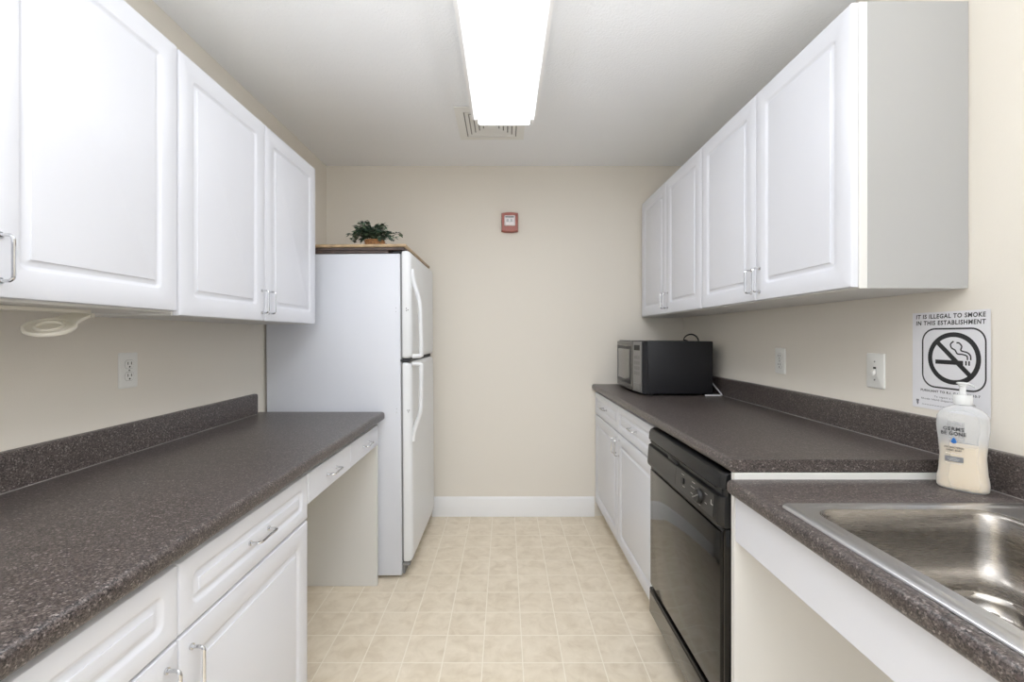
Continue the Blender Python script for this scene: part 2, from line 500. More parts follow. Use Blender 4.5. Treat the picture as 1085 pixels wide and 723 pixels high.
build('hinge_cover', MB().rbox(-.56, -.50, 2.243, 2.285, 1.664, 1.676, .003, 2), M['darkgap'], fr)
build('middle_hinge', MB().rbox(-.540, -.474, 2.241, 2.275, 1.109, 1.1225, .002, 1), M['darkgap'], fr)
build('door_gap', MB().box(-.5245, -.490, 2.255, 2.93, 1.1065, 1.1255), M['darkgap'], fr)
build('bottom_hinge', MB().rbox(-.5245, -.485, 2.243, 2.28, .066, .0835, .003, 2), M['gasket'], fr)
build('kick_grille', MB().rbox(-.5245, -.512, 2.25, 2.925, .022, .0795, .002, 1), M['gasket'], fr)
for (xx, zz, dy) in ((-.493, 1.382, 2.2375), (-.485, 1.374, 2.2375), (-.493, 1.371, 2.2375), (-.490, .862, 2.2375), (-.482, .862, 2.2375), (-.486, .853, 2.2375)):
    p = fz if zz > 1.1 else fd
    build('screw_hole', MB().tube([(xx, dy + .001, zz), (xx, dy - .0006, zz)], .0026, 8), M['hole'], p)
for zz in (1.384, 1.366, .870, .852):
    build('screw_hole', MB().tube([(-.546, 2.2385, zz), (-.546, 2.2372, zz)], .0018, 8), M['gasket'], fr)
for yy in (2.30, 2.88):
    for xx in (-.57, -1.17):
        build('foot', MB().lathe([(.018, .0005 if xx > -.6 else .006), (.018, .020)], xx, yy, 12), M['darkgap'], fr)

bd = thing('wooden_board', 'wooden board with dark lower edge lying on top of the refrigerator', 'board', (-.525, 2.238, 0), rot=(0, TILT, 0))
build('core', MB().rbox(-1.200, -.500, 2.230, 2.930, 1.6790, 1.6935, .002, 1), M['board_dark'], bd)
build('runner', MB().box(-1.190, -.585, 2.238, 2.92, 1.6645, 1.6788), M['board_dark'], bd)
build('tray_top', MB().rbox(-1.206, -.490, 2.222, 2.938, 1.6936, 1.709, .005, 3), M['board_top'], bd)

# potted ivy
random.seed(11)
PX, PY, PZ = -.706, 2.380, 1.7115
iv = thing('potted_ivy', 'small leafy green ivy in a brown wicker basket on top of the fridge', 'plant', (PX, PY, PZ))
build('basket', MB().lathe([(.040, PZ), (.048, PZ + .010), (.052, PZ + .026), (.053, PZ + .038), (.056, PZ + .042), (.053, PZ + .046), (.048, PZ + .042), (.04, PZ + .034)], PX, PY, 28), M['basket'], iv)
lf, st = MB(), MB()
def ivy_leaf(p, d, n, s):
    d = d.normalized(); side = d.cross(n)
    if side.length < 1e-4: side = d.orthogonal()
    side.normalize(); n = side.cross(d).normalized()
    out = [(0, 0), (-.12, .38), (.18, .32), (.30, .52), (.52, .26), (1.0, 0), (.52, -.26), (.30, -.52), (.18, -.32), (-.12, -.38)]
    vs = [p + d * (a * s) + side * (b * s) + n * (-.35 * s * b * b - .18 * s * a * a) for a, b in out]
    cen = p + d * (.35 * s) + n * (.06 * s)
    k = len(out)
    lf.add([cen] + vs, [(0, 1 + i, 1 + (i + 1) % k) for i in range(k)])
zmin = PZ + .006
for i in range(78):
    az = random.uniform(0, 2 * PI); reach = random.uniform(.05, .150); hgt = random.uniform(.015, .085) * (1.25 - reach * 3.2) + .015
    pts = []
    drop = random.uniform(.0, .11) * (reach / .15)
    for k in range(8):
        t = k / 7
        p = Vector((PX + cos(az) * reach * t, PY + sin(az) * reach * .75 * t, PZ + .045 + hgt * sin(min(1, t * 1.25) * PI / 2) - drop * t * t))
        p.z = max(p.z, zmin); pts.append(p)
    st.tube(pts, .0012, 5)
    for k in range(2, 8):
        for q in range(2):
            if random.random() < .2: continue
            dirv = Vector((cos(az) + random.uniform(-.9, .9), sin(az) + random.uniform(-.9, .9), random.uniform(-.5, .5)))
            pp = pts[k] + Vector((random.uniform(-.008, .008), random.uniform(-.008, .008), random.uniform(0, .010)))
            ivy_leaf(pp, dirv, Vector((random.uniform(-.6, .6), random.uniform(-.9, .3), 1)), random.uniform(.016, .028))
lf.v = [(x, y, max(z, PZ + .001)) for x, y, z in lf.v]
st.v = [(x, y, max(z, PZ + .001)) for x, y, z in st.v]
build('foliage', lf, M['leaf'], iv, smooth=False)
build('stems', st, M['stem'], iv)

# ------------------------------------------------------------------ dishwasher
dw = thing('dishwasher', 'black built-in dishwasher between the white base cabinet and kneespace panel', 'dishwasher', (.60, 1.50, 0))
build('tub_body', MB().rbox(.640, 1.205, 1.192, 1.806, .020, .868, .004, 1), M['blackpl'], dw)
fn = face(.639, -1)
mb = MB()
mb.loops([[fn(u, v, d) for u, v in rr(1.193 + i, 1.803 - i, .222 + i, .714 - i, r)] for i, d, r in
          [(0, 0, .002), (0, .036, .002), (.002, .040, .003), (.012, .041, .003), (.014, .0455, .002), (.016, .0465, .003)]])
door = build('door', mb, M['blackgloss'], dw)
mb = MB()
mb.loops([[fn(u, v, d) for u, v in rr(1.195 + i, 1.801 - i, .112 + i, .214 - i, r)] for i, d, r in
          [(0, 0, .002), (0, .042, .002), (.002, .046, .003), (.010, .047, .003), (.012, .0485, .003)]])
build('lower_panel', mb, M['blackgloss'], dw)
build('toe_kick', MB().box(.665, .70, 1.196, 1.80, .001, .110), M['blackpl'], dw)
for yy in (1.22, 1.77):
    build('foot', MB().lathe([(.015, .001), (.015, .0198)], 1.1, yy, 10), M['blackpl'], dw)
# control panel: sloped body with a recessed latch channel
yA, yB = 1.194, 1.802
cp = [(0, .716), (.050, .716), (.0575, .722), (.0595, .732), (.0545, .800), (.044, .8035), (.044, .820), (.0535, .8235), (.0520, .850), (.046, .862), (.036, .866), (0, .866)]
mb = MB(); loops = []
for y, k in ((yA, .72), (yA + .004, .86), (yA + .011, .97), (yA + .020, 1), (yB - .020, 1), (yB - .011, .97), (yB - .004, .86), (yB, .72)):
    loops.append([(.639 - d * k, y, .716 + (v - .716)) for d, v in cp])
mb.loops(loops)
pan = build('control_panel', mb, M['blackpl'], dw, sharp=25)
def onpanel(u, v, d):          # sloped lower facia of the panel
    t = (v - .732) / (.800 - .732)
    return (.639 - (.0595 - .005 * t) - d, u, v)
mb = MB()
poly = rr(1.222, 1.774, .734, .797, .004)
mb.prism(poly, onpanel, .0001, .0012)
build('control_fascia', mb, M['panelgrey'], pan)
build('latch_handle', MB().rbox(.5875, .601, 1.50, 1.585, .794, .813, .003, 2), M['blackpl'], pan)
build('slot_lip', MB().box(.586, .5945, 1.225, 1.775, .8165, .8195), M['panelgrey'], pan)
yk, zk = 1.312, .763
dial = build('cycle_dial', MB().loops([[onpanel(yk + r * cos(2 * PI * k / 24), zk + r * sin(2 * PI * k / 24), d) for k in range(24)] for r, d in
        ((.0225, .0014), (.0225, .003), (.020, .010), (.017, .012))]), M['blackpl'], pan)
ang = radians(35)
a = [(yk - .020 * cos(ang), zk + .016 * sin(ang)), (yk + .020 * cos(ang), zk - .016 * sin(ang))]
build('pointer', MB().tube([onpanel(a[0][0], a[0][1], .0135), onpanel(a[1][0], a[1][1], .0135)], .0018, 6), M['silver'], dial)
build('button', MB().loops([[onpanel(u, v, d) for u, v in rr(1.422, 1.440, .760, .778, .003)] for d in (.0014, .0052)]), M['blackpl'], pan)
mk = MB()
for (u0, u1, v) in ((1.345, 1.365, .787), (1.345, 1.372, .772), (1.345, 1.370, .752), (1.30, 1.330, .7385), (1.262, 1.278, .783), (1.262, 1.274, .757),
                    (1.425, 1.445, .787), (1.415, 1.432, .752)):
    build('printed_mark', MB().prism([(u0, v), (u1, v), (u1, v + .0014), (u0, v + .0014)], onpanel, .0013, .0016), M['marks'], pan)
mk.prism([(1.226, .7665), (1.239, .7665), (1.239, .779), (1.236, .779), (1.236, .769), (1.226, .769)], onpanel, .0013, .0016)
build('printed_emblem', mk, M['marks'], pan)
mk = MB().prism([(1.4925, .736), (1.4935, .736), (1.4935, .795), (1.4925, .795)], onpanel, .0012, .0014)
build('fascia_seam', mk, M['hole'], pan)

# ------------------------------------------------------------------ microwave
mw = thing('microwave', 'black countertop microwave with silver door on the far right counter', 'microwave', (.95, 2.70, .911))
build('case', MB().rbox(.790, 1.150, 2.425, 2.955, .921, 1.212, .004, 2), M['blackmatte'], mw)
mb = MB()
secs = []
for k in range(9):                       # gently bowed front
    t = k / 8; y = 2.427 + t * .526
    secs.append((y, .762 - .016 * (1 - (2 * t - 1) ** 2)))
loops = []
for y, x in secs:
    loops.append([(.7895, y, .918), (x + .012, y, .918), (x + .003, y, .924), (x, y, .936), (x, y, 1.198), (x + .003, y, 1.208), (x + .012, y, 1.214), (.7895, y, 1.214)])
mb.loops(loops)
fb = build('front_bezel', mb, M['blackmatte'], mw)
def bowx(y):
    t = (y - 2.427) / .526; return .762 - .016 * (1 - (2 * t - 1) ** 2)
def strip(y0, y1, z0, z1, d0, d1, n=8):
    m = MB(); L = []
    for k in range(n + 1):
        y = y0 + (y1 - y0) * k / n; x = bowx(y)
        L.append([(x - d0, y, z0), (x - d1, y, z0 + .002), (x - d1, y, z1 - .002), (x - d0, y, z1)])
    return m.loops(L)
md = build('door', strip(2.560, 2.948, .925, 1.209, .0003, .006), M['mwdoor'], mw)
def frame_strip(m, y0, y1, z0, z1, d0, d1):
    s_ = strip(y0, y1, z0, z1, d0, d1); m.add(s_.v, s_.f)
build('window_frame', strip(2.588, 2.935, .958, 1.182, .0061, .0070), M['blackpl'], md)
build('window', strip(2.610, 2.895, .978, 1.162, .0071, .0080), M['mwglass'], md)
build('control_panel', strip(2.437, 2.556, .925, 1.209, .0003, .005), M['silver'], mw)
cpn = [o for o in C.objects if o.name.startswith('control_panel') and o.parent == mw][0]
build('display', strip(2.455, 2.538, 1.160, 1.190, .0051, .0056), M['hole'], cpn)
for r_ in range(4):
    for c_ in range(3):
        y0 = 2.455 + c_ * .029; z0 = 1.02 + r_ * .030
        build('button', strip(y0, y0 + .024, z0, z0 + .020, .0051, .0056, 2), M['mwbutton'], cpn)
build('door_button', strip(2.455, 2.538, .945, .975, .0051, .008, 3), M['silver'], cpn)
for yy in (2.46, 2.92):
    for xx in (.82, 1.12):
        build('foot', MB().lathe([(.014, .9112), (.013, .9205)], xx, yy, 12), M['blackpl'], mw)
pc = []
for k in range(25):
    t = k / 24; a = PI * t
    pc.append((1.163 + .006 * sin(a), 2.545 + .085 * (1 - cos(a)) / 2 * 1.0 + .0, 1.190 + .062 * sin(a) - (.0)))
pc = [(1.1655, 2.62, 1.10), (1.1655, 2.635, 1.14)] + []
loop1 = []
for k in range(29):
    t = k / 28; a = PI * (1.12 - 1.24 * t)
    loop1.append((1.170 - .085 * .5 + .052 * cos(a) + .0, 2.66 + .010 * cos(a), 1.205 + .048 * sin(a)))
loop1 = [(1.105, 2.6575, 1.2135)] + [p for p in loop1 if p[2] > 1.2145] + [(1.1830, 2.672, 1.18), (1.184, 2.674, 1.10), (1.182, 2.674, 1.00)]
build('power_cord', MB().tube(loop1, .0032, 8), M['cordblack'], mw)
loop2 = [(x + .004, y + .012, z - .003 if z > 1.215 else z) for x, y, z in loop1]
build('power_cord', MB().tube(loop2, .0032, 8), M['cordblack'], mw)

wc = MB().tube([(1.170, 2.60, 1.01), (1.176, 2.56, 1.00), (1.182, 2.52, .985), (1.186, 2.49, .962), (1.193, 2.455, .938), (1.197, 2.43, .922), (1.194, 2.415, .9158), (1.182, 2.408, .9152), (1.150, 2.410, .9152), (1.10, 2.412, .9152)], .0040, 8)
tag(build('loose_cable', wc, M['cordwhite'], org=(1.18, 2.45, .911)), 'thin white cord bent on the counter behind the microwave', 'cord')

# ------------------------------------------------------------------ sink
sk = thing('kitchen_sink', 'stainless steel drop-in sink set into the lower right counter', 'sink', (.90, .70, .7))
SG = 11
Z = .858
def rl(x0, x1, y0, y1, r, z): return [(x, y, z) for x, y in rr(x0, x1, y0, y1, r, SG)]
bx0, bx1, by0, by1 = .668, 1.052, .500, .953
def bl(i, r, z): return rl(bx0 + i, bx1 - i, by0 + i, by1 - i, r, z)
rim = MB()
rim.loops([rl(.617, 1.178, .385, .992, .022, Z + .0008), rl(.6175, 1.1775, .3855, .9915, .022, Z + .003), rl(.620, 1.175, .388, .989, .020, Z + .0055),
           rl(.632, 1.163, .400, .977, .018, Z + .0065), rl(.640, 1.155, .408, .969, .018, Z + .0062), rl(.644, 1.151, .412, .965, .02, Z + .0045),
           bl(-.019, .050, Z + .0040), bl(-.011, .048, Z + .0052), bl(-.004, .045, Z + .0045)], cap0=False, cap1=False)
build('rim', rim, M['steelrim'], sk, sharp=60)
dcx, dcy, zb = .930, .836, .722
prev = bl(.060, .030, zb + .001)
ctr = Vector((dcx, dcy))
def circ(r, z):
    out = []
    for x, y, _ in prev:
        a = math.atan2(y - dcy, x - dcx); out.append((dcx + r * cos(a), dcy + r * sin(a), z))
    return out
bs = MB()
bs.loops([bl(-.004, .045, Z + .0045), bl(.000, .044, Z + .002), bl(.004, .042, Z - .004), bl(.010, .042, Z - .04), bl(.016, .042, Z - .085), bl(.022, .048, zb + .028),
          bl(.030, .045, zb + .013), bl(.042, .040, zb + .004), prev, circ(.066, zb), circ(.062, zb - .002)], cap0=False, cap1=False)
build('basin', bs, M['steel'], sk, sharp=60)
dr = MB().lathe([(.064, zb - .0015), (.063, zb + .001), (.058, zb + .0015), (.054, zb - .001), (.050, zb - .012), (.046, zb - .028), (.040, zb - .033), (.018, zb - .034)], dcx, dcy, 36, False, True)
dro = build('drain', dr, M['steeldrain'], sk, sharp=60)
stp = MB().lathe([(.034, zb - .0335), (.036, zb - .030), (.030, zb - .026), (.010, zb - .024), (.007, zb - .016), (.009, zb - .012), (.004, zb - .010)], dcx, dcy, 24)
build('strainer', stp, M['steeldrain'], dro)

# ------------------------------------------------------------------ text helper
def text_mesh(body, size, sx=1.0, bold=0.0, align='LEFT', spacing=1.0, shear=0.0):
    cu = bpy.data.curves.new('t', 'FONT'); cu.body = body; cu.size = 1.0; cu.align_x = align
    cu.offset = bold / size; cu.space_character = spacing; cu.shear = shear; cu.resolution_u = 3
    o = bpy.data.objects.new('t', cu); C.objects.link(o)
    bpy.context.view_layer.update()
    dg = bpy.context.evaluated_depsgraph_get()
    me = bpy.data.meshes.new_from_object(o.evaluated_get(dg))
    vs = [(v.co.x * sx * size, v.co.y * size) for v in me.vertices]; fs = [tuple(p.vertices) for p in me.polygons]
    bpy.data.objects.remove(o, do_unlink=True); bpy.data.curves.remove(cu); bpy.data.meshes.remove(me)
    return vs, fs

def put_text(mb, fn, body, u, v, size, width=None, bold=0.0, align='LEFT', d=.0006, shear=0.0):
    vs, fs = text_mesh(body, size, 1.0, bold, align, 1.14, shear)
    if width:
        xs = [p[0] for p in vs]; k = width / (max(xs) - min(xs)); x0 = min(xs)
        vs = [((p[0] - x0) * k, p[1]) for p in vs]
        if align == 'CENTER': vs = [(p[0] - width / 2, p[1]) for p in vs]
    mb.add([fn(u + a, v + b, d) for a, b in vs], fs)

def ribbon(mb, pts, w, fn, d=.0006, closed=False):
    n = len(pts); P = [Vector((a, b)) for a, b in pts]; vs = []
    for i in range(n):
        if closed: t = P[(i + 1) % n] - P[i - 1]
        else: t = P[min(i + 1, n - 1)] - P[max(i - 1, 0)]
        t.normalize(); q = Vector((-t.y, t.x)) * (w / 2)
        vs += [fn(*(P[i] + q), d), fn(*(P[i] - q), d)]
    fs = [(2 * i, 2 * i + 1, 2 * ((i + 1) % n) + 1, 2 * ((i + 1) % n)) for i in range(n if closed else n - 1)]
    mb.add(vs, fs)

def smooth_path(pts, n=6):
    out = []
    for i in range(len(pts) - 1):
        p0, p1, p2, p3 = pts[max(i - 1, 0)], pts[i], pts[i + 1], pts[min(i + 2, len(pts) - 1)]
        for k in range(n):
            t = k / n
            out.append(tuple(.5 * (2 * b + (c - a) * t + (2 * a - 5 * b + 4 * c - d) * t * t + (-a + 3 * b - 3 * c + d) * t ** 3) for a, b, c, d in zip(p0, p1, p2, p3)))
    return out + [pts[-1]]

# ------------------------------------------------------------------ no smoking sign (u from its far edge, v from its bottom)
SY, SZ, SW, SH = 1.322, 1.030, .216, .279
sg = thing('no_smoking_sign', 'white paper no-smoking sign taped to the right wall behind the soap', 'sign', (XR, SY - SW / 2, SZ))
def sf(u, v, d): return (XR - .0015 - d - .004 * max(0, (u - .15) / .066) ** 2, SY - u, SZ + v)
mb = MB(); L = []
for k in range(13):
    u = SW * k / 12
    L.append([sf(u, 0, 0), sf(u, 0, .0004), sf(u, SH, .0004), sf(u, SH, 0)])
mb.loops(L); build('paper_sheet', mb, M['paper'], sg)
tx = MB()
put_text(tx, sf, 'IT IS ILLEGAL TO SMOKE', .012, .2610, .0168, .192, .00055, shear=.06)
put_text(tx, sf, 'IN THIS ESTABLISHMENT', .012, .2425, .0168, .192, .00055, shear=.06)
build('headline_text', tx, M['ink'], sg)
tx = MB()
put_text(tx, sf, 'PURSUANT TO R.I. G.L. 23-20.10-7', .026, .0500, .0085, .164, .0003)
put_text(tx, sf, 'To report a violation', SW / 2, .0355, .0072, .082, .00005, 'CENTER')
put_text(tx, sf, 'Rhode Island Department of Health', .028, .0265, .0072, .150, .00005)
build('small_text', tx, M['ink'], sg)
fine = MB()
for i in range(22):
    fine.add([sf(.030 + i * .0075, .011, .0006), sf(.0355 + i * .0075, .011, .0006), sf(.0355 + i * .0075, .0125, .0006), sf(.030 + i * .0075, .0125, .0006)], [(0, 1, 2, 3)])
build('fine_print', fine, M['greyink'], sg)
seal = MB()
seal.add([sf(a, b, .0006) for a, b in ((.0115, .019), (.0135, .0245), (.0165, .0235), (.0195, .0245), (.0215, .019), (.0195, .019), (.0195, .012), (.0165, .007), (.0135, .012), (.0135, .019))], [tuple(range(10))])
build('seal', seal, M['greyink'], sg)
cu, cv = .120, .149
sy = MB()
ribbon(sy, [(cu - .002 + .0 + a, cv - .001 + b) for a, b in rr(-.086, .086, -.083, .083, .037, 10)], .0046, sf, closed=True)
ribbon(sy, [(cu + .0655 * cos(2 * PI * k / 64), cv + .0655 * sin(2 * PI * k / 64)) for k in range(64)], .0130, sf, closed=True)
q = .0655 * cos(PI / 4)
ribbon(sy, [(cu - q, cv + q), (cu + q, cv - q)], .0125, sf, .0007)
sy.add([sf(cu + a, cv + b, .0006) for a, b in ((-.050, -.017), (.026, -.017), (.026, -.005), (-.050, -.005))], [(0, 1, 2, 3)])
for a in (.031, .039):
    sy.add([sf(cu + a, cv - .017, .0006), sf(cu + a + .0045, cv - .017, .0006), sf(cu + a + .0045, cv - .005, .0006), sf(cu + a, cv - .005, .0006)], [(0, 1, 2, 3)])
K = .000461
for path in ([(358, 330), (355, 308), (332, 299), (302, 296), (288, 275), (268, 262), (262, 240), (280, 222)],
             [(376, 330), (374, 304), (356, 287), (322, 276), (326, 252), (312, 233), (296, 231)]):
    ribbon(sy, smooth_path([(cu + (a - 282) * K + .002, cv - (b - 325) * K) for a, b in path]), .0040, sf)
build('no_smoking_symbol', sy, M['ink'], sg)

# ------------------------------------------------------------------ soap dispenser
BX, BY, BZ = 1.140, 1.093, .8585
AZ = radians(217)
sp = thing('soap_dispenser', 'clear pump bottle of cream hand soap standing behind the sink', 'soap bottle', (BX, BY, BZ))
nx, ny = cos(AZ), sin(AZ); wx, wy = -ny, nx          # front normal; width axis runs to the viewer's right
def prof_at(z):
    tab = [(0, .043, .025), (.006, .047, .028), (.02, .0475, .0285), (.05, .0435, .0275), (.085, .0415, .027), (.12, .044, .0275), (.155, .0475, .028), (.180, .0465, .0275),
           (.193, .041, .025), (.202, .031, .0215), (.208, .020, .017), (.211, .0145, .0145), (.219, .0145, .0145)]
    for (a, w0, t0), (b, w1, t1) in zip(tab, tab[1:]):
        if a <= z <= b:
            k = (z - a) / (b - a); k = k * k * (3 - 2 * k) if .02 <= a < .18 else k
            return w0 + (w1 - w0) * k, t0 + (t1 - t0) * k
    return tab[-1][1:]
def ring(z, off=0, n=112, e=2.5):
    w, t = prof_at(z); w -= off; t -= off; out = []
    for k in range(n):
        a = 2 * PI * k / n; c, s_ = cos(a), sin(a)
        p = w * math.copysign(abs(c) ** (2 / e), c); q_ = t * math.copysign(abs(s_) ** (2 / e), s_)
        out.append((BX + wx * p + nx * q_, BY + wy * p + ny * q_, BZ + z))
    return out
zs = [0, .002, .006, .012, .02, .03, .04, .05, .06, .07, .085, .10, .11, .12, .13, .14, .155, .165, .174, .180, .187, .193, .198, .202, .205, .208, .211, .219]
body = build('bottle', MB().loops([ring(z) for z in zs]), M['shell'], sp, sharp=60)
zl = [.004, .008, .014, .02, .03, .04, .05, .06, .07, .085, .10, .109]
build('liquid_soap', MB().loops([ring(z, .0010) for z in zl]), M['liquid'], sp, sharp=60)
col = MB().lathe([(.0155, BZ + .2115), (.0175, BZ + .2125), (.0180, BZ + .232), (.0165, BZ + .2355), (.007, BZ + .2365)], BX, BY, 28)
pump = build('pump_collar', col, M['frost'], sp)
build('pump_stem', MB().lathe([(.0060, BZ + .2368), (.0060, BZ + .256), (.0085, BZ + .258), (.0085, BZ + .262)], BX, BY, 16), M['frost'], pump)
hd = MB(); L = []
hx, hy = cos(radians(-28)), sin(radians(-28))
for k, (s_, hw, ht) in enumerate(((-.011, .005, .0015), (-.008, .0085, .0028), (0, .0095, .0032), (.008, .0085, .003), (.015, .006, .0028), (.021, .0045, .0025))):
    zc = BZ + .2645 - .00012 * max(0, k - 2) ** 2 * 8
    L.append([(BX + hx * s_ - hy * hw * cos(a), BY + hy * s_ + hx * hw * cos(a), zc + ht * sin(a)) for a in [2 * PI * j / 12 for j in range(12)]])
hd.loops(L); build('pump_head', hd, M['frost'], pump, sharp=60)
def lab(u, v, d):                                      # wrap on the bottle's front
    w, t = prof_at(v); e = 2.5
    c = max(-.98, min(.98, u / w)); q_ = t * (1 - abs(c) ** e) ** (1 / e) + d
    return (BX + wx * u + nx * q_, BY + wy * u + ny * q_, BZ + v)
LU = -.012
tx = MB()
put_text(tx, lab, 'GERMS', LU - .001, .1480, .0120, .037, .0003, 'CENTER', .0012)
build('upper_text', tx, M['ink'], body)
tx = MB()
put_text(tx, lab, 'BE GONE', LU - .001, .1365, .0120, .045, .0003, 'CENTER', .0012)
build('lower_text', tx, M['ink'], body)
tx = MB()
put_text(tx, lab, 'ANTIBACTERIAL', LU + .000, .1040, .0062, .036, .0002, 'CENTER', .0009)
build('description_text', tx, M['ink'], body)
tx = MB()
put_text(tx, lab, 'HAND SOAP', LU + .000, .0970, .0062, .027, .0002, 'CENTER', .0009)
build('description_text', tx, M['ink'], body)
dp = MB(); pts = []
for k in range(24):
    a = 2 * PI * k / 24; r_ = .0052
    x, y = r_ * sin(a), -r_ * cos(a)
    if y > 0: x *= (1 - (y / r_)) ** .6; y *= 2.0
    pts.append((LU + x, .1215 + y))
dp.add([lab(a, b, .0009) for a, b in pts], [tuple(range(24))]); build('blue_drop', dp, M['blue'], body)
bd_ = MB(); bd_.add([lab(LU + a, b, .0010) for a, b in ((-.017, .084), (-.006, .084), (.006, .084), (.017, .084), (.017, .071), (.006, .071), (-.006, .071), (-.017, .071))], [(0, 1, 6, 7), (1, 2, 5, 6), (2, 3, 4, 5)])
build('grey_label', bd_, M['greyink'], body)
bd_ = MB()
for v, w in ((.0795, .012), (.0765, .022), (.0735, .016), (.0905, .030), (.0665, .030)):
    for i in range(6):
        u0 = LU - w / 2 + w * i / 6
        bd_.add([lab(a, b, .0013) for a, b in ((u0, v), (u0 + w / 8, v), (u0 + w / 8, v + .0011), (u0, v + .0011))], [(0, 1, 2, 3)])
build('label_lines', bd_, M['marks'], body)

# ------------------------------------------------------------------ outlets and switch
def plate_mesh(fn, w=.0700, h=.1150):
    return MB().loops([[fn(u, v, d) for u, v in rr(-w / 2 + i, w / 2 - i, -h / 2 + i, h / 2 - i, r)] for i, d, r in ((0, .0006, .003), (0, .002, .003), (.0015, .005, .003), (.005, .0062, .003))])
def outlet(x, y, z, sgn, label):
    root = thing('power_outlet', label, 'outlet', (x, y, z))
    fn = lambda u, v, d: (x + sgn * d, y + sgn * u, z + v)
    build('cover_plate', plate_mesh(fn), M['plate'], root)
    for dz in (.0195, -.0195):
        pts = [(.0172 * cos(a), max(-.0135, min(.0135, .0172 * sin(a)))) for a in [2 * PI * k / 32 for k in range(32)]]
        rc = build('receptacle', MB().loops([[fn(u * s_, dz + v * s_, d) for u, v in pts] for s_, d in ((1, .0063), (1, .0072), (.95, .0078))]), M['plate'], root)
        ol = MB(); ribbon(ol, [(u * 1.02, dz + v * 1.02) for u, v in pts], .0010, fn, .0066, True)
        build('outline', ol, M['gasket'], rc)
        for u in (-.0065, .0065):
            build('slot', MB().prism([(u - .0013, dz - .001), (u + .0013, dz - .001), (u + .0013, dz + .008), (u - .0013, dz + .008)], fn, .0079, .0082), M['hole'], rc)
        build('ground_hole', MB().loops([[fn(.0028 * cos(a), dz - .008 + .0028 * sin(a), d) for a in [2 * PI * k / 12 for k in range(12)]] for d in (.0079, .0082)]), M['hole'], rc)
    build('screw', MB().loops([[fn(.0028 * cos(a), .0028 * sin(a), d) for a in [2 * PI * k / 12 for k in range(12)]] for d in (.0063, .0072)]), M['gasket'], root)
outlet(XL, 1.432, 1.129, 1, 'white duplex power outlet on the left wall above the counter')
outlet(XR, 1.955, 1.131, -1, 'white duplex power outlet on the right wall nearest the microwave')
x, y, z = XR, 1.4525, 1.126
sw = thing('light_switch', 'white toggle light switch on the right wall next to the sign', 'switch', (x, y, z))
fn = lambda u, v, d: (x - d, y - u, z + v)
build('cover_plate', plate_mesh(fn), M['plate'], sw)
build('toggle_slot', MB().prism([(-.0055, -.0125), (.0055, -.0125), (.0055, .0125), (-.0055, .0125)], fn, .0063, .0068), M['hole'], sw)
build('toggle', MB().loops([[fn(a, b, d) for a, b in ((-.0048, -.011 + o_), (.0048, -.011 + o_), (.0048, .006 + o2), (-.0048, .006 + o2))] for d, o_, o2 in ((.0069, 0, 0), (.012, -.003, -.004), (.017, -.006, -.010))]), M['plate'], sw)
for v in (.030, -.030):
    build('screw', MB().loops([[fn(.0028 * cos(a), v + .0028 * sin(a), d) for a in [2 * PI * k / 12 for k in range(12)]] for d in (.0063, .0072)]), M['gasket'], sw)

# ------------------------------------------------------------------ fire alarm on the back wall
x, y, z = .033, YB, 2.020
al = thing('fire_alarm', 'red fire alarm strobe with white lens high on the back wall', 'alarm', (x, y, z))
fn = lambda u, v, d: (x + u, y - d, z + v)
def bowed(w, h, b, n=10):
    p = []
    for k in range(n + 1): t = -1 + 2 * k / n; p.append((w * t, -h - b * (1 - t * t)))
    for k in range(n + 1): t = 1 - 2 * k / n; p.append((w * t, h + b * (1 - t * t)))
    return p
build('housing', MB().loops([[fn(u, v, d) for u, v in bowed(w, h, b)] for w, h, b, d in ((.057, .062, .006, .0006), (.057, .062, .006, .030), (.053, .058, .006, .040))]), M['red'], al)
build('lens', MB().loops([[fn(u, v + .008, d) for u, v in rr(-.037 + i, .037 - i, -.036 + i, .036 - i, .006)] for i, d in ((0, .0402), (.002, .046), (.008, .050))]), M['lens'], al)
g = MB().prism(rr(-.030, .028, .026, .035, .002), fn, .0505, .0512)
build('dark_strip', g, M['gasket'], al)
g = MB()
for u in (-.017, .009): g.prism(rr(u - .007, u + .010, -.002, .016, .004), fn, .0505, .0520)
g.prism(rr(-.024, .022, -.0045, .0005, .001), fn, .0505, .0515)
build('flash_tube', g, M['silver'], al)

# ------------------------------------------------------------------ ceiling light
cl = thing('ceiling_light', 'lit white wraparound fluorescent fixture on the ceiling over the aisle', 'light', (-.004, 1.57, H))
cxL, y0, y1 = -.004, .965, 2.208
hs = [(-.164, 2.330), (-.164, 2.340), (-.120, 2.344), (-.100, H - .001), (.100, H - .001), (.120, 2.344), (.164, 2.340), (.164, 2.330), (.128, 2.328), (-.128, 2.328)]
build('housing', MB().prism(hs, lambda u, v, d: (cxL + u, d, v), y0, y1), M['lamphouse'], cl, sharp=25)
df = [(-.126, 2.3278), (-.126, 2.308), (-.122, 2.302), (-.114, 2.300), (.114, 2.300), (.122, 2.302), (.126, 2.308), (.126, 2.3278)]
build('diffuser', MB().prism(df, lambda u, v, d: (cxL + u, d, v), y0 + .012, y1 - .012), M['lamp'], cl)
for ya, yb in ((y0 + .001, y0 + .0115), (y1 - .0115, y1 - .001)):
    ec = [(-.130, 2.3278), (-.130, 2.306), (-.125, 2.300), (-.116, 2.298), (.116, 2.298), (.125, 2.300), (.130, 2.306), (.130, 2.3278)]
    build('end_cap', MB().prism(ec, lambda u, v, d: (cxL + u, d, v), ya, yb), M['lamphouse'], cl)
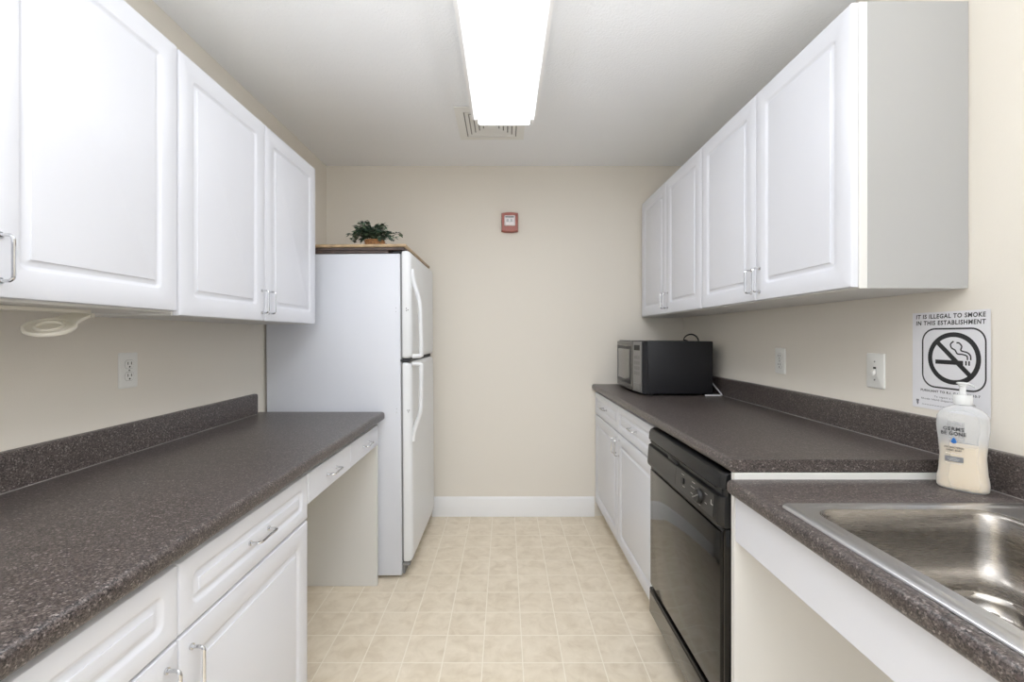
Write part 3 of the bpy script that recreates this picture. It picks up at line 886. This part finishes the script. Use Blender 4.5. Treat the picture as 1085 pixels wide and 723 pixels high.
for s_ in (-1, 1):
    g = MB().box(cxL + s_ * .148 - .0025, cxL + s_ * .148 + .0025, y0 + .004, y1 - .004, 2.3225, 2.3294)
    build('side_rail', g, M['lamphouse'], cl)

# ------------------------------------------------------------------ ceiling vent
vx, vy = -.076, 2.424
vn = thing('ceiling_vent', 'square white ceiling air vent with concentric louvers behind the light', 'vent', (vx, vy, H))
def sqring(ro, ri, zo, zi, th=.0015):
    m = MB()
    sq = lambda r, z: [(vx - r, vy - r, z), (vx + r, vy - r, z), (vx + r, vy + r, z), (vx - r, vy + r, z)]
    return m.loops([sq(ro, zo), sq(ri, zi), sq(ri, zi + th), sq(ro, zo + th)], closed=True)
build('frame', sqring(.186, .142, H - .006, H - .010, .004), M['vent'], vn, sharp=20)
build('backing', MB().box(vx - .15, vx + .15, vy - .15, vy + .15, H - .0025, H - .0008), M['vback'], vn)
for k in range(5):
    r_ = .136 - k * .024
    build('louver', sqring(r_, r_ - .0175, H - .009, H - .013 + .0065, .0016), M['vent'], vn, sharp=20)
build('center_plate', MB().box(vx - .022, vx + .022, vy - .022, vy + .022, H - .010, H - .004), M['vent'], vn)

# ------------------------------------------------------------------ paper towel holder under the near left cabinet
zc_ = 1.3055
pt = thing('paper_towel_holder', 'cream plastic paper towel holder hanging beneath the left wall cabinet', 'holder', (-1.04, .95, zc_))
g = MB()
g.prism([(-1.085, .62), (-1.035, .62), (-1.030, .95), (-1.022, 1.075), (-1.030, 1.092), (-1.070, 1.092), (-1.082, 1.06)], lambda u, v, d: (u, v, d), zc_ - .0012, zc_ - .009)
build('mounting_bar', g, M['ivory'], pt)
# arm drops from the hinge toward the viewer and ends in a disc
hinge = Vector((-1.046, 1.090, zc_ - .010)); tip = Vector((-1.046, 1.010, zc_ - .043))
ax = (tip - hinge).normalized(); sd = Vector((cos(radians(13)), 0, -sin(radians(13)))); sd = (sd - ax * sd.dot(ax)).normalized(); up = sd.cross(ax).normalized()
if up.z < 0: up = -up
Ls = (tip - hinge).length
def af(a, b, d): return tuple(hinge + ax * a + sd * b + up * d)
arm = MB()
arm.loops([[af(a, b, d) for a, b in ((0, -.020), (Ls * .35, -.020), (Ls * .6, -.027), (Ls * .6, .027), (Ls * .35, .020), (0, .020))] for d in (-.0035, .0035)])
arm.tube([af(-.001, -.022, 0), af(-.001, .022, 0)], .0055, 10)
arm_o = build('arm', arm, M['ivory'], pt)
dsc = MB()
dsc.loops([[af(Ls + .002 + r_ * cos(t), r_ * sin(t), d) for t in [2 * PI * k / 40 for k in range(40)]] for r_, d in
           ((.020, .0010), (.021, .0060), (.026, .0060), (.0265, .0010), (.038, .0010), (.040, .0040), (.044, .0040), (.046, .002), (.046, -.0036), (.044, -.0052), (.036, -.0050), (.034, -.0030), (.024, -.0030), (.023, -.010), (.020, -.012))])
build('end_disc', dsc, M['ivory'], arm_o, sharp=40)

# ------------------------------------------------------------------ lights, world, camera
def area(name, loc, rot, sx, sy, power, col=(1, 1, 1), spread=180):
    l = bpy.data.lights.new(name, 'AREA'); l.shape = 'RECTANGLE'; l.size = sx; l.size_y = sy; l.energy = power; l.color = col; l.spread = radians(spread)
    o = bpy.data.objects.new(name, l); C.objects.link(o); o.location = loc; o.rotation_euler = rot
    o['kind'] = 'helper'
    return o
# added fill lamps behind the camera: overhead, frontal, and one bouncing off the ceiling
area('overhead_fill_light', (0, -.75, 2.33), (0, 0, 0), .3, 1.2, 3.5, (1, .99, .975))
area('rear_fill_light', (0, -1.45, 1.35), (radians(90), 0, 0), 2.0, 1.9, 3, (.97, .985, 1))
area('bounce_fill_light', (0, -.75, .70), (radians(175), 0, 0), 1.5, 1.1, 64, (.95, .975, 1), 112)

w = bpy.data.worlds.new('World'); bpy.context.scene.world = w; w.use_nodes = True
w.node_tree.nodes['Background'].inputs['Color'].default_value = (.95, .97, 1, 1)
w.node_tree.nodes['Background'].inputs['Strength'].default_value = .85

cam = bpy.data.cameras.new('camera'); co = bpy.data.objects.new('camera', cam); C.objects.link(co)
co.location = (0, 0, 1.24); co.rotation_euler = (radians(90), 0, 0)
cam.sensor_fit = 'HORIZONTAL'; cam.sensor_width = 36; cam.lens = 465 / 1085 * 36
cam.shift_x = 7.5 / 1085; cam.shift_y = -5.0 / 1085
cam.clip_start = .02; cam.clip_end = 50
S = bpy.context.scene
S.camera = co
S.view_settings.view_transform = 'Standard'
S.view_settings.look = 'None'
S.view_settings.exposure = 0.40
S.view_settings.gamma = 1.08
S.cycles.use_denoising = True
S.cycles.max_bounces = 10; S.cycles.diffuse_bounces = 6
for o in list(bpy.data.objects):
    if '_org' in o: del o['_org']
